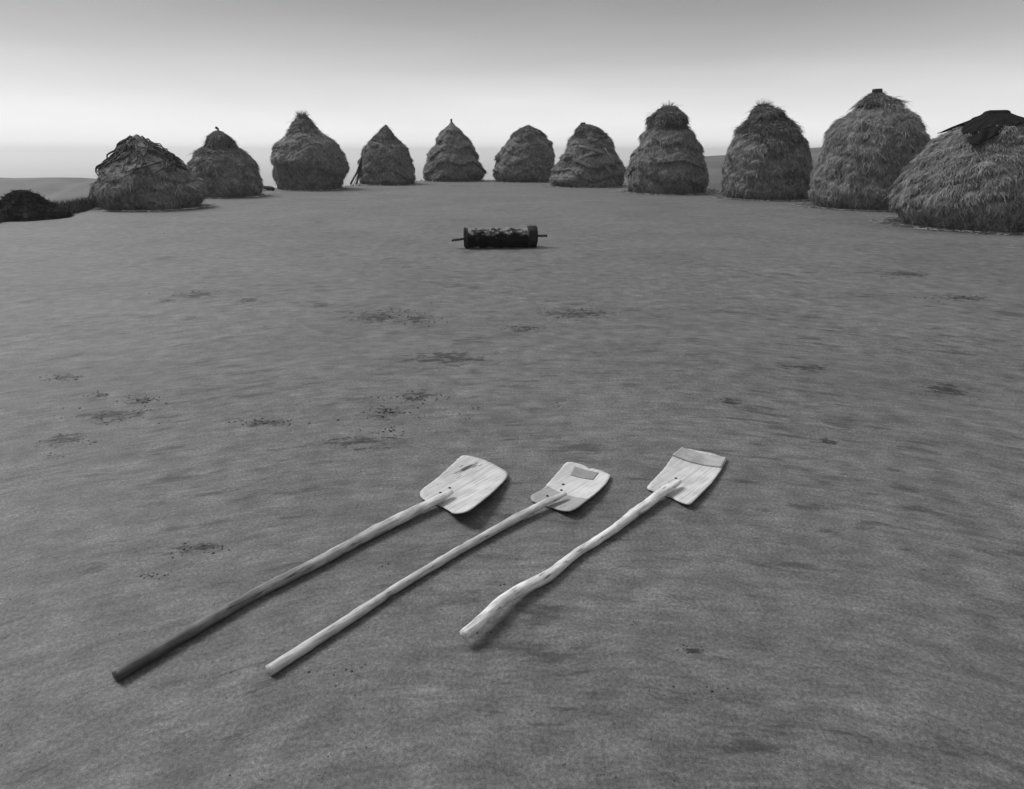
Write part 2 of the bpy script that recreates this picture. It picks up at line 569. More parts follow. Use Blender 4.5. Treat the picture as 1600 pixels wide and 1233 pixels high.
class Stack:
    def __init__(s, rows, front_y, front_x=None, seed=1, ledge=0.05, courses=5, lump=0.035, D=None):
        rows = sorted(rows, key=lambda r: r[0])
        lowest = rows[-1]
        fx = front_x if front_x is not None else (lowest[1] + lowest[2]) / 2
        f = on_ground(fx, front_y)
        D0 = f[1]
        wmax = max(r[2] - r[1] for r in rows)
        if D is None:
            rb = wmax / 2 / F_PX * D0 / math.cos(PITCH) * 0.95
            D = D0 + rb * 0.85
        s.D = D
        zz, cc, rr_ = [], [], []
        for y, xl, xr in rows:
            L, R = on_depth(xl, y, D), on_depth(xr, y, D)
            zz.append(L[2]); cc.append((L[0] + R[0]) / 2); rr_.append((R[0] - L[0]) / 2)
        zz, cc, rr_ = np.array(zz[::-1]), np.array(cc[::-1]), np.array(rr_[::-1])
        rr_ = np.maximum(rr_ - 0.035 * np.clip(rr_ / 0.6, 0, 1), 0.05)      # leave room for the loose straws
        rt = rr_[-1]                       # round the very top over
        hh = np.array([0.3, 0.55, 0.75, 0.9, 1.0]) * min(0.55 * rt, 0.16)
        kk = np.sqrt(1 - (np.array([0.3, 0.55, 0.75, 0.9, 0.985])) ** 2)
        zz = np.concatenate([zz, zz[-1] + hh]); cc = np.concatenate([cc, np.full(5, cc[-1])]); rr_ = np.concatenate([rr_, rt * kk])
        s.z, s.c, s.r = zz, cc, rr_
        s.top = zz[-1]
        s.base = 0.0
        s.cx = float(np.interp(0.2, zz, cc))
        g = np.random.default_rng(seed)
        s.k = g.integers(1, 9, 10); s.m = g.uniform(-6, 6, 10); s.ph = g.uniform(0, 6.28, 10)
        s.amp = g.uniform(0.3, 1, 10) * lump / np.sqrt(s.k)
        s.ledge, s.courses, s.seed = ledge, courses, seed
        s.cph = g.uniform(0, 6.28, 3)

    def surf(s, th, z, grow=0.0):
        c = np.interp(z, s.z, s.c)
        r = np.interp(z, s.z, s.r)
        f = np.zeros_like(th)
        for k, m, ph, a in zip(s.k, s.m, s.ph, s.amp):
            f = f + a * np.sin(k * th + m * z + ph)
        cc = z / (s.top + 0.01) * s.courses + 0.35 * np.sin(th * 2 + s.cph[0]) + 0.2 * np.sin(th * 5 + s.cph[1])
        fr = cc - np.floor(cc)
        f = f + s.ledge * (0.5 - fr)
        rad = r * (1 + f) + grow
        foot = np.clip(z / 0.45, 0, 1)
        rad = rad * (0.90 + 0.10 * foot ** 0.5)
        return np.stack([c + rad * np.cos(th), s.D + rad * np.sin(th), z * np.ones_like(th)], -1)

    def relief(s, P, th):
        q = P * np.array([1, 1, 1.25])
        g = np.random.default_rng(s.seed + 400)
        f = np.zeros(len(P))
        for k in range(26):
            w = g.normal(0, 1, 3); w /= np.linalg.norm(w)
            fr = 8.0 * 1.085 ** k
            f += np.sin(q @ w * fr + g.uniform(0, 6.28)) * (8.0 / fr) ** 0.45
        return f / 2.4 * np.clip(np.interp(P[:, 2], s.z, s.r) / 0.6, 0.1, 1)

    def body(s, z0, z1, bag, grow=0.0, strands=9000, length=0.17, width=0.017, frizz=0.3, tone=0.45, top_tuft=0, comb=0.5, cell=0.16, strand_top=0.0):
        g = np.random.default_rng(s.seed * 13 + int(z0 * 100))
        nz, nt = 90, 180
        zs = np.linspace(z0, z1, nz)
        th = np.linspace(0, 2 * math.pi, nt, endpoint=False)
        Z, T = np.meshgrid(zs, th, indexing='ij')
        P = s.surf(T, Z, grow)
        V = P.reshape(-1, 3)
        V[:, :2] += (np.stack([np.cos(T), np.sin(T)], -1).reshape(-1, 2)) * (s.relief(V, None) * 0.03)[:, None]
        Fq = grid_faces(nz, nt, True)
        base = bag.n
        bag.add(V, Fq, tone * 0.25)  # core toned darker than its straws, shade of the gaps painted in
        apex = np.array([[np.interp(z1, s.z, s.c), s.D, z1 + 0.01]])
        bag.add(apex, np.zeros((0, 3), int) if False else np.array([[0, 0, 0]]), tone) if False else None
        # closing fan on top
        ci = bag.n
        bag.v.append(apex); bag.a.append(np.full(1, tone)); bag.n += 1
        j = np.arange(nt)
        k = base + (nz - 1) * nt
        bag.f3.append(np.stack([np.full(nt, ci), k + j, k + (j + 1) % nt], -1))
        # straws, laid in tufts: each tuft has its own lean and tone; area-weighted sampling
        zg = np.linspace(z0, z1 - strand_top, 200)
        w = np.interp(zg, s.z, s.r) + 0.08
        cdf = np.cumsum(w); cdf /= cdf[-1]
        n = strands
        z = np.interp(g.random(n), cdf, zg)
        t_ = g.random(n) * 2 * math.pi
        rloc = np.interp(z, s.z, s.r)
        H1 = np.floor(z / cell + 0.5 * np.sin(t_ * 3)); H2 = np.floor(t_ * np.maximum(rloc, 0.2) / cell + 0.37 * H1)
        hsh = lambda q: np.modf(np.abs(np.sin(H1 * 12.9898 + H2 * 78.233 + q * 37.7) * 43758.5453))[0]
        P0 = s.surf(t_, z, grow)
        dz = 0.04
        Pd = s.surf(t_, z - dz, grow)
        down = Pd - P0
        down /= np.linalg.norm(down, axis=1)[:, None] + 1e-9
        tang = np.stack([-np.sin(t_), np.cos(t_), np.zeros(n)], -1)
        nor = np.cross(tang, -down)
        nor /= np.linalg.norm(nor, axis=1)[:, None] + 1e-9
        rad_dir = np.stack([np.cos(t_), np.sin(t_), np.zeros(n)], -1)
        sgn = np.sign((nor * rad_dir).sum(1) + 1e-6)
        nor *= sgn[:, None]
        flat = np.abs(down[:, 2]) < 0.15
        lean = (hsh(1) - 0.5) * 1.1 * comb * 1.0 + 0.8 * s.relief(P0[:, [1, 2, 0]] * 0.6, None) * 0.5 + g.normal(0, 0.7, n)
        out = (0.05 + hsh(2) * 0.2 * frizz + np.abs(g.normal(0, 0.30, n)) * frizz * 1.8) * np.clip(0.35 + z, 0, 1)
        d = down + tang * lean[:, None] + nor * out[:, None]
        d /= np.linalg.norm(d, axis=1)[:, None]
        L = length * g.uniform(0.5, 1.35, n) * np.where(g.random(n) < 0.04, 2.2, 1)
        L = np.minimum(L, np.maximum(z, 0.05) / np.maximum(-d[:, 2], 0.05) + 0.02)
        W = width * g.uniform(0.5, 1.3, n)
        side = np.cross(d, nor)
        side /= np.linalg.norm(side, axis=1)[:, None] + 1e-9
        tw = g.normal(0, 0.5, n)
        side = side * np.cos(tw)[:, None] + nor * np.sin(tw)[:, None]
        lift = 0.005 + hsh(3) * 0.035 * np.clip(rloc / 0.5, 0.2, 1) + s.relief(P0, None) * 0.03
        A = P0 + nor * (lift - 0.03)[:, None]
        B = A + d * (L * 0.55)[:, None] + nor * 0.01
        sag = np.array([0, 0, -1.0]) * (L * 0.12)[:, None]
        C = A + d * L[:, None] + sag
        C[:, 2] = np.maximum(C[:, 2], 0.008); B[:, 2] = np.maximum(B[:, 2], 0.012)
        hw = side * (W / 2)[:, None]
        V = np.stack([A - hw, A + hw, B + hw * 0.9, B - hw * 0.9, C + hw * 0.3, C - hw * 0.3], 1).reshape(-1, 3)
        i = np.arange(n) * 6
        Fq = np.concatenate([np.stack([i, i + 1, i + 2, i + 3], -1), np.stack([i + 3, i + 2, i + 4, i + 5], -1)])
        tn = np.clip(tone + (hsh(4) - 0.5) * 0.42 + g.normal(0, 0.26, n) + s.relief(P0 * 0.8, None) * 0.12, 0, 1.2)
        bag.add(V, Fq, np.repeat(tn, 6))
        if top_tuft:
            m = top_tuft
            c = np.interp(z1, s.z, s.c); r = max(float(np.interp(z1, s.z, s.r)), 0.08)
            a = g.random(m) * 6.28; q = r * 1.2 * np.sqrt(g.random(m))
            A = np.stack([c + q * np.cos(a), s.D + q * np.sin(a), np.full(m, z1 - 0.12)], -1)
            d = np.stack([np.cos(a) * 0.4 + g.normal(0, .55, m), np.sin(a) * 0.4 + g.normal(0, .55, m), g.uniform(0.2, 1.0, m)], -1)
            d /= np.linalg.norm(d, axis=1)[:, None]
            L = g.uniform(0.06, 0.24, m) * (1.5 if frizz > 0.65 else 1)
            side = np.cross(d, g.normal(0, 1, (m, 3))); side /= np.linalg.norm(side, axis=1)[:, None]
            hw = side * 0.007
            C = A + d * L[:, None]
            V = np.stack([A - hw, A + hw, C + hw * .5, C - hw * .5], 1).reshape(-1, 3)
            i = np.arange(m) * 4
            bag.add(V, np.stack([i, i + 1, i + 2, i + 3], -1), 0.4)


def rebase(o, root):
    """give a part built in world coordinates the frame of its thing"""
    o.parent = root
    o.data.transform(root.matrix_basis.inverted())


GROUP = 'haystacks in a ring round the threshing floor'


def zpix(S, y):
    return on_depth(S.cx / S.D * F_PX + 800, y, S.D)[2]


def haystack(label, rows, front_y, cap_y=None, cap_grow=0.03, seed=1, peg=None, tuft=0, cap_mat=None, n=30000, tone=0.5,
             frizz=0.3, cap_frizz=0.5, cell=0.095, length=0.12, strand_top=0.0, **kw):
    S = Stack(rows, front_y, seed=seed, **kw)
    root = thing('haystack', label, 'haystack', (S.cx, S.D, 0), 0, GROUP)
    bpy.context.view_layer.update()
    bag = Bag()
    ztop = S.top - 0.004
    zc = zpix(S, cap_y) if cap_y else ztop
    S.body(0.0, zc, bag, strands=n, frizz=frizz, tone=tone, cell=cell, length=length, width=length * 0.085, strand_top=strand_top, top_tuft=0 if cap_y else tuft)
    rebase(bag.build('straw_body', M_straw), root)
    if cap_y:
        bag = Bag()
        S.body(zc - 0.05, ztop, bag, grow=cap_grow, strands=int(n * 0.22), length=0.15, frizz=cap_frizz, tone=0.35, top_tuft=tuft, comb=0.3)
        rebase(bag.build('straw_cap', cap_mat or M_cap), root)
    if peg:
        bag = Bag()
        pts = [on_depth(a, b, S.D) for a, b in peg[0]]
        add_tube(bag, smooth_path(pts, 8), peg[1], n=8, knob=0.3, seed=seed)
        rebase(bag.build('pole', M_bark), root)
    return S, root


rows1 = [(211.8, 210.6, 217.4), (220.8, 200, 227.5), (227.5, 197, 242), (236.5, 192, 257), (250, 184, 273.5), (263.5, 168, 288),
         (277, 162, 299.5), (290.5, 156.6, 310.8), (304, 157.8, 316.5), (317.5, 165, 315), (326, 172, 308)]
S1, h1 = haystack('squat lopsided haystack held down by dark branches, leftmost of the ring', rows1, 330, seed=11, n=32000, lump=0.05, tuft=0)
rows2 = [(206, 336, 344), (208.4, 333, 349), (214, 327.6, 355.8), (223, 325.4, 363.6), (232, 320, 368), (236, 314, 373), (240, 306, 381.6),
         (250, 301.8, 393), (263.5, 298, 399.6), (281.5, 299, 406), (295, 302, 409.8), (304, 306, 409)]
S2, h2 = haystack('haystack with dark rounded cap and short bent peg, beside the branch-covered stack', rows2, 309.6, cap_y=236, seed=12,
                  peg=([(341, 214), (341, 206), (343, 203), (337, 199)], 0.045))
rows3 = [(180, 469, 475), (183.8, 465.5, 479.6), (193, 459, 487), (202.8, 454.6, 495), (214.6, 446, 511.6), (224, 435.6, 525.9),
         (236, 430, 534), (250, 425, 540.5), (264.5, 427, 540), (278.8, 430, 538), (290, 434, 537)]
S3, h3 = haystack('wide-shouldered haystack rising to a feathery plume at its point', rows3, 298, cap_y=202, seed=13, tuft=260, ledge=0.02,
                  cap_mat=M_straw, cap_frizz=0.7)
rows4 = [(196.5, 600, 604.5), (199, 598, 606.6), (207.5, 590, 613.8), (219.4, 579, 622), (229, 569.8, 634), (238, 566, 638.7),
         (255, 562.7, 644.6), (269, 561.5, 648), (281, 560, 650.6), (287, 562, 649)]
S4, h4 = haystack('haystack with pointed dark cap and poles leaning on its left side', rows4, 289.4, cap_y=220, seed=14, cap_grow=-0.02,
                  peg=([(601, 206), (602, 200), (604, 195.5)], 0.07))
rows5 = [(192, 703, 708.5), (194.4, 701.6, 710), (202.8, 691, 720.6), (214.6, 683.8, 729), (226.5, 680, 739.6), (238, 670.8, 744),
         (250, 667, 750), (264.5, 663.6, 756), (276.4, 662, 757), (281, 663, 756)]
S5, h5 = haystack('narrow stepped haystack with a thin upright stake, directly above the left half of the roller', rows5, 284, seed=15,
                  ledge=0.10, courses=4, peg=([(705.5, 199), (705.6, 192), (705, 186)], 0.055))
rows6 = [(198, 821, 830), (199.5, 817, 834), (205, 806.5, 842), (214.6, 796, 854), (224, 790, 862), (233.6, 782, 865), (245.5, 777, 868),
         (262, 774, 868), (274, 771, 866.5), (282, 773, 864)]
S6, h6 = haystack('plain dome-shaped haystack with low dark top, directly above the right end of the roller', rows6, 285, cap_y=211,
                  seed=16, cap_grow=0.02, tuft=25)
rows7 = [(193.5, 909, 913), (195.6, 907, 920), (198, 905, 929), (202.8, 901.5, 938), (212, 899, 945), (219.4, 889, 955), (231, 882.5, 960), (243, 878, 968),
         (255, 873, 972), (267, 865, 975), (278.8, 862, 976), (288, 864, 975)]
S7, h7 = haystack('haystack with dark tilted cap and loose crossing straw bands, left of the tall round-capped one', rows7, 293, cap_y=213,
                  seed=17, ledge=0.08, lump=0.05, peg=([(911, 204), (911, 197), (911, 191.5)], 0.11))
rows8 = [(171, 1034.5, 1056), (174, 1028, 1060), (178, 1022, 1065), (186, 1017, 1070), (193, 1015, 1071), (197, 1016, 1070),
         (199, 1013, 1072.5), (207.5, 1005, 1081), (221.8, 999, 1089), (236, 991.8, 1095), (252.6, 984, 1101), (267, 981, 1103),
         (283.5, 980, 1107), (297.8, 981, 1105)]
S8, h8 = haystack('tall bell-shaped haystack topped by a round dark bun of straw', rows8, 304, cap_y=197, seed=18, cap_grow=0.06, tuft=160,
                  n=34000, cell=0.09, length=0.12, ledge=0.07, cap_frizz=0.7)
rows9 = [(165, 1188, 1198), (167.8, 1184, 1203), (176, 1177, 1222), (187.5, 1173, 1226), (196, 1162, 1236), (210, 1150, 1247.5),
         (224, 1142, 1254.5), (238, 1136.5, 1259), (255, 1133.6, 1264), (277.5, 1132.6, 1267), (297, 1131, 1268.6), (307, 1133, 1266)]
S9, h9 = haystack('broad haystack with shaggy dark mop of straw hanging from its top, between two taller stacks', rows9, 313.5, cap_y=203,
                  seed=19, cap_grow=0.05, tuft=200, n=38000, cell=0.085, length=0.12, ledge=0.03, cap_frizz=1.0)
rows10 = [(150, 1361, 1380), (159, 1349, 1399), (170.6, 1337.5, 1413), (182, 1323, 1427.5), (196, 1305, 1433),
          (213, 1294, 1441.6), (232.5, 1291, 1446), (252, 1287, 1444), (272, 1280, 1440), (289, 1273, 1436), (308, 1270, 1434),
          (320, 1274, 1430)]
S10, h10 = haystack('largest and tallest haystack, ragged outline with a square stub at its peak', rows10, 329.5, cap_y=158, seed=20,
                    tuft=120, n=60000, frizz=0.5, cell=0.08, length=0.11, ledge=0.025, lump=0.02, peg=([(1370, 154), (1370, 146), (1371, 139)], 0.14))
rows11 = [(178, 1548, 1566), (186, 1532, 1582), (196, 1508, 1596), (207, 1484, 1606), (218, 1471, 1614), (232.5, 1458, 1622), (249, 1444, 1632),
          (272, 1426, 1640), (289, 1418, 1648), (311, 1409, 1655), (328, 1411, 1655), (345, 1418, 1648)]
S11, h11 = haystack('haystack under a black tarpaulin at the right edge of the ring', rows11, 364, seed=21, n=60000, frizz=0.5, cell=0.08, length=0.11, strand_top=0.30,
                    lump=0.02, ledge=0.03)

# dark branches laid over the first stack
g = np.random.default_rng(5)
bag = Bag()
for i in range(64):
    th0 = g.uniform(math.pi * 0.9, math.pi * 2.1)
    z0 = S1.top * g.uniform(0.62, 0.99)
    n = 7
    th1 = th0 + g.normal(0, 0.55)
    z1_ = z0 - g.uniform(0.1, 0.6)
    th_ = np.linspace(th0, th1, n); zz_ = np.linspace(z0, max(z1_, S1.top * 0.5), n)
    P = S1.surf(th_, zz_, 0.085) + g.normal(0, 0.018, (n, 3))
    add_tube(bag, P, np.linspace(0.026, 0.012, n), n=5)
for i in range(26):       # stiff branches arching off the left shoulder, the sky shows between them
    th0 = g.uniform(math.pi * 0.93, math.pi * 1.2); z0 = S1.top * g.uniform(0.55, 0.97)
    P = S1.surf(np.linspace(th0, th0 + g.normal(0, 0.2), 8), np.linspace(z0, max(z0 - g.uniform(.3, .7), .9), 8), 0.06)
    P += np.stack([-np.sin(np.linspace(0, math.pi, 8)) * g.uniform(.05, .26), np.zeros(8), np.zeros(8)], -1)
    add_tube(bag, P, np.linspace(0.03, 0.015, 8), n=5)
rebase(bag.build('branches', M_bark), h1)

# mop of dark straw hanging down the front of the broad stack
bag = Bag()
zt, zb = zpix(S9, 200), zpix(S9, 232)
m = 2600
t_ = g.normal(math.pi * 1.5, 0.33, m); z = zt - (zt - zb) * g.random(m) ** 1.3 * (1 - np.abs(t_ - math.pi * 1.5) * 0.6)
A = S9.surf(t_, z, 0.04)
d = np.stack([g.normal(0, .25, m), -0.35 + g.normal(0, .15, m), np.full(m, -1.0)], -1); d /= np.linalg.norm(d, axis=1)[:, None]
L = g.uniform(.12, .32, m)
C = A + d * L[:, None]
hw = np.cross(d, g.normal(0, 1, (m, 3))); hw /= np.linalg.norm(hw, axis=1)[:, None]; hw *= 0.009
V = np.stack([A - hw, A + hw, C + hw * .4, C - hw * .4], 1).reshape(-1, 3); i = np.arange(m) * 4
bag.add(V, np.stack([i, i + 1, i + 2, i + 3], -1), np.repeat(np.clip(g.normal(.35, .2, m), 0, 1), 4))
rebase(bag.build('straw_fringe', M_cap), h9)

# tarpaulin over the last stack
nt, nz = 240, 60
th = np.linspace(0, 2 * math.pi, nt, endpoint=False)
lobes = 0.25 + 0.08 * np.sin(th * 3 + 0.6) + 0.06 * np.sin(th * 7 + 2.0) + 0.03 * np.sin(th * 13) + 0.42 * np.exp(-((th - math.pi * 1.25) / 0.33) ** 2)
V = []
for k in range(nz):
    f = k / (nz - 1)
    zz_ = S11.top - 0.005 - lobes * f ** 0.8 * 1.1
    grow = 0.12 + 0.03 * np.sin(th * 9 + 3 * f) * f + 0.03 * np.sin(th * 4) + 0.03 * np.sin(th * 23 + 5 * f) * f + 0.02 * np.sin(th * 37 - 4 * f) * f
    grow = grow + np.exp(-((th - math.pi * 1.03) / 0.2) ** 2) * 0.07 * f ** 2
    V.append(S11.surf(th, zz_, grow))
V = np.concatenate(V)
fq = grid_faces(nz, nt, True)


def to_pix(P):
    d = P - np.array([0, 0, CAM_H])
    w = d[:, 1] * math.cos(PITCH) - d[:, 2] * math.sin(PITCH)
    u = d[:, 1] * math.sin(PITCH) + d[:, 2] * math.cos(PITCH)
    return np.stack([800 + F_PX * d[:, 0] / w, 616.5 - F_PX * u / w], -1)


# a torn hole in the cloth on the side that faces the camera
fc = V[fq].mean(1)
pc = to_pix(fc)
hc = np.array([1503, 230])
keep = ~((np.hypot((pc[:, 0] - hc[0]) / 12.5, (pc[:, 1] - hc[1] + 0.35 * (pc[:, 0] - hc[0])) / 9) < 1) & (fc[:, 1] < S11.D))
o = np_mesh('tarpaulin', V, fq[keep], M_tarp)
rebase(o, h11)
sol = o.modifiers.new('thickness', 'SOLIDIFY'); sol.thickness = 0.012
# loose bands of straw crossing the seventh stack
bag = Bag()
gb = np.random.default_rng(3)
for (ax_, ay_, bx_, by_) in ((888, 258, 934, 235), (893, 246, 925, 262), (946, 232, 962, 262), (905, 228, 948, 240), (938, 250, 956, 272)):
    u = np.linspace(0, 1, 14)
    for q in range(26):
        px_ = ax_ + (bx_ - ax_) * u + gb.normal(0, 1.0); py_ = ay_ + (by_ - ay_) * u + gb.normal(0, 1.2)
        P = []
        for x_, y_ in zip(px_, py_):
            P0 = on_depth(x_, y_, S7.D - 1.2)
            r_ = float(np.interp(P0[2], S7.z, S7.r)); c_ = float(np.interp(P0[2], S7.z, S7.c))
            P.append(on_depth(x_, y_, S7.D - math.sqrt(max(r_ * r_ - (P0[0] - c_) ** 2, .01)) - 0.10 + gb.normal(0, .012)))
        i0 = gb.integers(0, 8); P = np.array(P)[i0:i0 + 6]
        add_tube(bag, P, 0.011, n=3, tone=0.75)
rebase(bag.build('straw_band', M_straw), h7)

# ---------------------------------------------------------------- poles leaning on the fourth stack, bar beside the second
for k, (a, b, r_, lab) in enumerate((((566, 244), (548, 290), .045, 'dark thick pole leaning on the left side of the pointed-cap haystack'),
                                     ((563, 250), (557, 290), .05, 'dark pole propped close against the pointed-cap haystack, nearest to its straw'),
                                     ((560, 262), (551.5, 291), .03, 'short pale pole in front of two dark ones leaning on a haystack'))):
    Y0 = S4.D - 0.5
    top = on_depth(a[0], a[1], Y0 + 0.2)
    gx = on_ground(b[0], b[1] - 0.5)
    bag = Bag()
    P = smooth_path([gx + np.array([0, 0, r_]), (gx + top) / 2 + np.array([0.06, 0, 0.0]), top], 12)
    add_tube(bag, P, r_, n=8, knob=0.3, seed=k)
    o = bag.build('wooden_pole', M_bark if k < 2 else M_litter)
    tag(o, lab, 'pole', 'poles leaning on a haystack')
bag = Bag()
A = on_ground(409, 297); B = on_ground(428, 298)
add_tube(bag, smooth_path([A + [0, 0, .12], (A + B) / 2 + [0, 0, .10], B + [0, 0, .07]], 9), [.05, .06, .07, .08, .09, .09, .08, .08, .06], n=8, knob=.3)
tag(bag.build('log', M_roller_dark), 'short black log lying by the foot of the round-capped haystack', 'log')

# ---------------------------------------------------------------- dark heap at the left edge
bag = Bag()
c0 = on_ground(6, 346)
gh = np.random.default_rng(31)
nt, nz = 80, 30
HH, HR = 0.66, 0.92


def heap_pt(a, f):
    q = np.array([math.cos(a) * 2, math.sin(a) * 2, f * 3])
    nn = noise.noise(Vector(q)) * 0.10 + noise.noise(Vector(q * 3.1)) * 0.06 + noise.noise(Vector(q * 7)) * 0.035
    r_ = (1 - f) ** 0.72
    return np.array([c0[0] + (HR + nn) * r_ * math.cos(a), c0[1] + HR * 0.9 + (HR + nn) * r_ * math.sin(a), HH * f + nn * 0.5 * f])


V = np.array([heap_pt(2 * math.pi * j / nt, k / (nz - 1)) for k in range(nz) for j in range(nt)])
bag.add(V, grid_faces(nz, nt, True))
m = 5000
fA, aA = gh.random(m) ** 1.5 * 0.97, gh.random(m) * 6.283
A = np.array([heap_pt(a_, f_) for a_, f_ in zip(aA, fA)])
d = np.stack([np.cos(aA) * 0.7 + gh.normal(0, .5, m), np.sin(aA) * 0.7 + gh.normal(0, .5, m), gh.normal(-0.5, .5, m)], -1)
d /= np.linalg.norm(d, axis=1)[:, None]
C = A + d * gh.uniform(.05, .15, m)[:, None]; C[:, 2] = np.maximum(C[:, 2], 0.01)
hw = np.cross(d, gh.normal(0, 1, (m, 3))); hw /= np.linalg.norm(hw, axis=1)[:, None]; hw *= 0.008
V = np.stack([A - hw, A + hw, C + hw * .4, C - hw * .4], 1).reshape(-1, 3); i = np.arange(m) * 4
bag.add(V, np.stack([i, i + 1, i + 2, i + 3], -1))
o = bag.build('rotted_straw_heap', M_rot)
tag(o, 'small black heap of old straw at the far left among dark grass', 'heap')

# ---------------------------------------------------------------- threshing roller
RL, RR = on_ground(728, 389), on_ground(840, 387)
ax = (RR - RL); Lr = float(np.linalg.norm(ax)); rot = math.atan2(ax[1], ax[0])
RAD = 0.165
nrm = np.array([-math.sin(rot), math.cos(rot), 0])
root = thing('threshing_roller', 'dark rough threshing roller with thin axles lying on the bare floor', 'roller', tuple(RL + nrm * RAD * 0.8), rot)
bag = Bag()
n_s, n_t = 90, 72
V = []
for i in range(n_s):
    x = Lr * 0.88 * i / (n_s - 1)
    for j in range(n_t):
        a = 2 * math.pi * j / n_t
        q = Vector((x * 5, math.cos(a) * 1.2, math.sin(a) * 1.2))
        nn = noise.noise(q * 1.5) * 0.10 + noise.noise(q * 4) * 0.09 + noise.noise(q * 9) * 0.05 + 0.03 * math.cos(a * 12 + x * 9)
        r_ = RAD * (0.93 + nn) * (1 + 0.05 * x)
        V.append((x, r_ * math.cos(a), RAD + r_ * math.sin(a)))
V = np.array(V)
bag.add(V, grid_faces(n_s, n_t, True)[:, ::-1])
b0 = bag.n
bag.v.append(np.array([[0, 0, RAD]])); bag.a.append(np.array([.5])); bag.n += 1
j = np.arange(n_t)
bag.f3.append(np.stack([np.full(n_t, b0), (j + 1) % n_t, j], -1))
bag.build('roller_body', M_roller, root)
for (x0, x1, rr0, nm) in ((Lr * 0.87, Lr, RAD * 1.10, 'end_rim'), (-0.02, 0.045, RAD * 1.03, 'end_rim')):
    bag = Bag()
    xs = np.array([x0, x0 + .004, x0 + .015, (x0 + x1) / 2, x1 - .015, x1 - .004, x1])
    add_tube(bag, np.stack([xs, 0 * xs, 0 * xs + rr0], -1), np.array([.90, .95, 1, 1, 1, .96, .90]) * rr0, n=40, knob=0.22, seed=x0)
    bag.build(nm, M_roller_dark, root)
for (x0, x1, dz, nm) in ((Lr - .02, Lr + 0.19, 0.02, 'axle'), (-0.235, 0.02, -0.005, 'axle')):
    bag = Bag()
    xs = np.linspace(x0, x1, 8)
    add_tube(bag, np.stack([xs, 0 * xs, RAD + dz + 0 * xs + (0.03 * (xs / 0.235) if x0 < 0 else 0 * xs)], -1), 0.021, n=10, knob=0.2)
    bag.build(nm, M_iron, root)


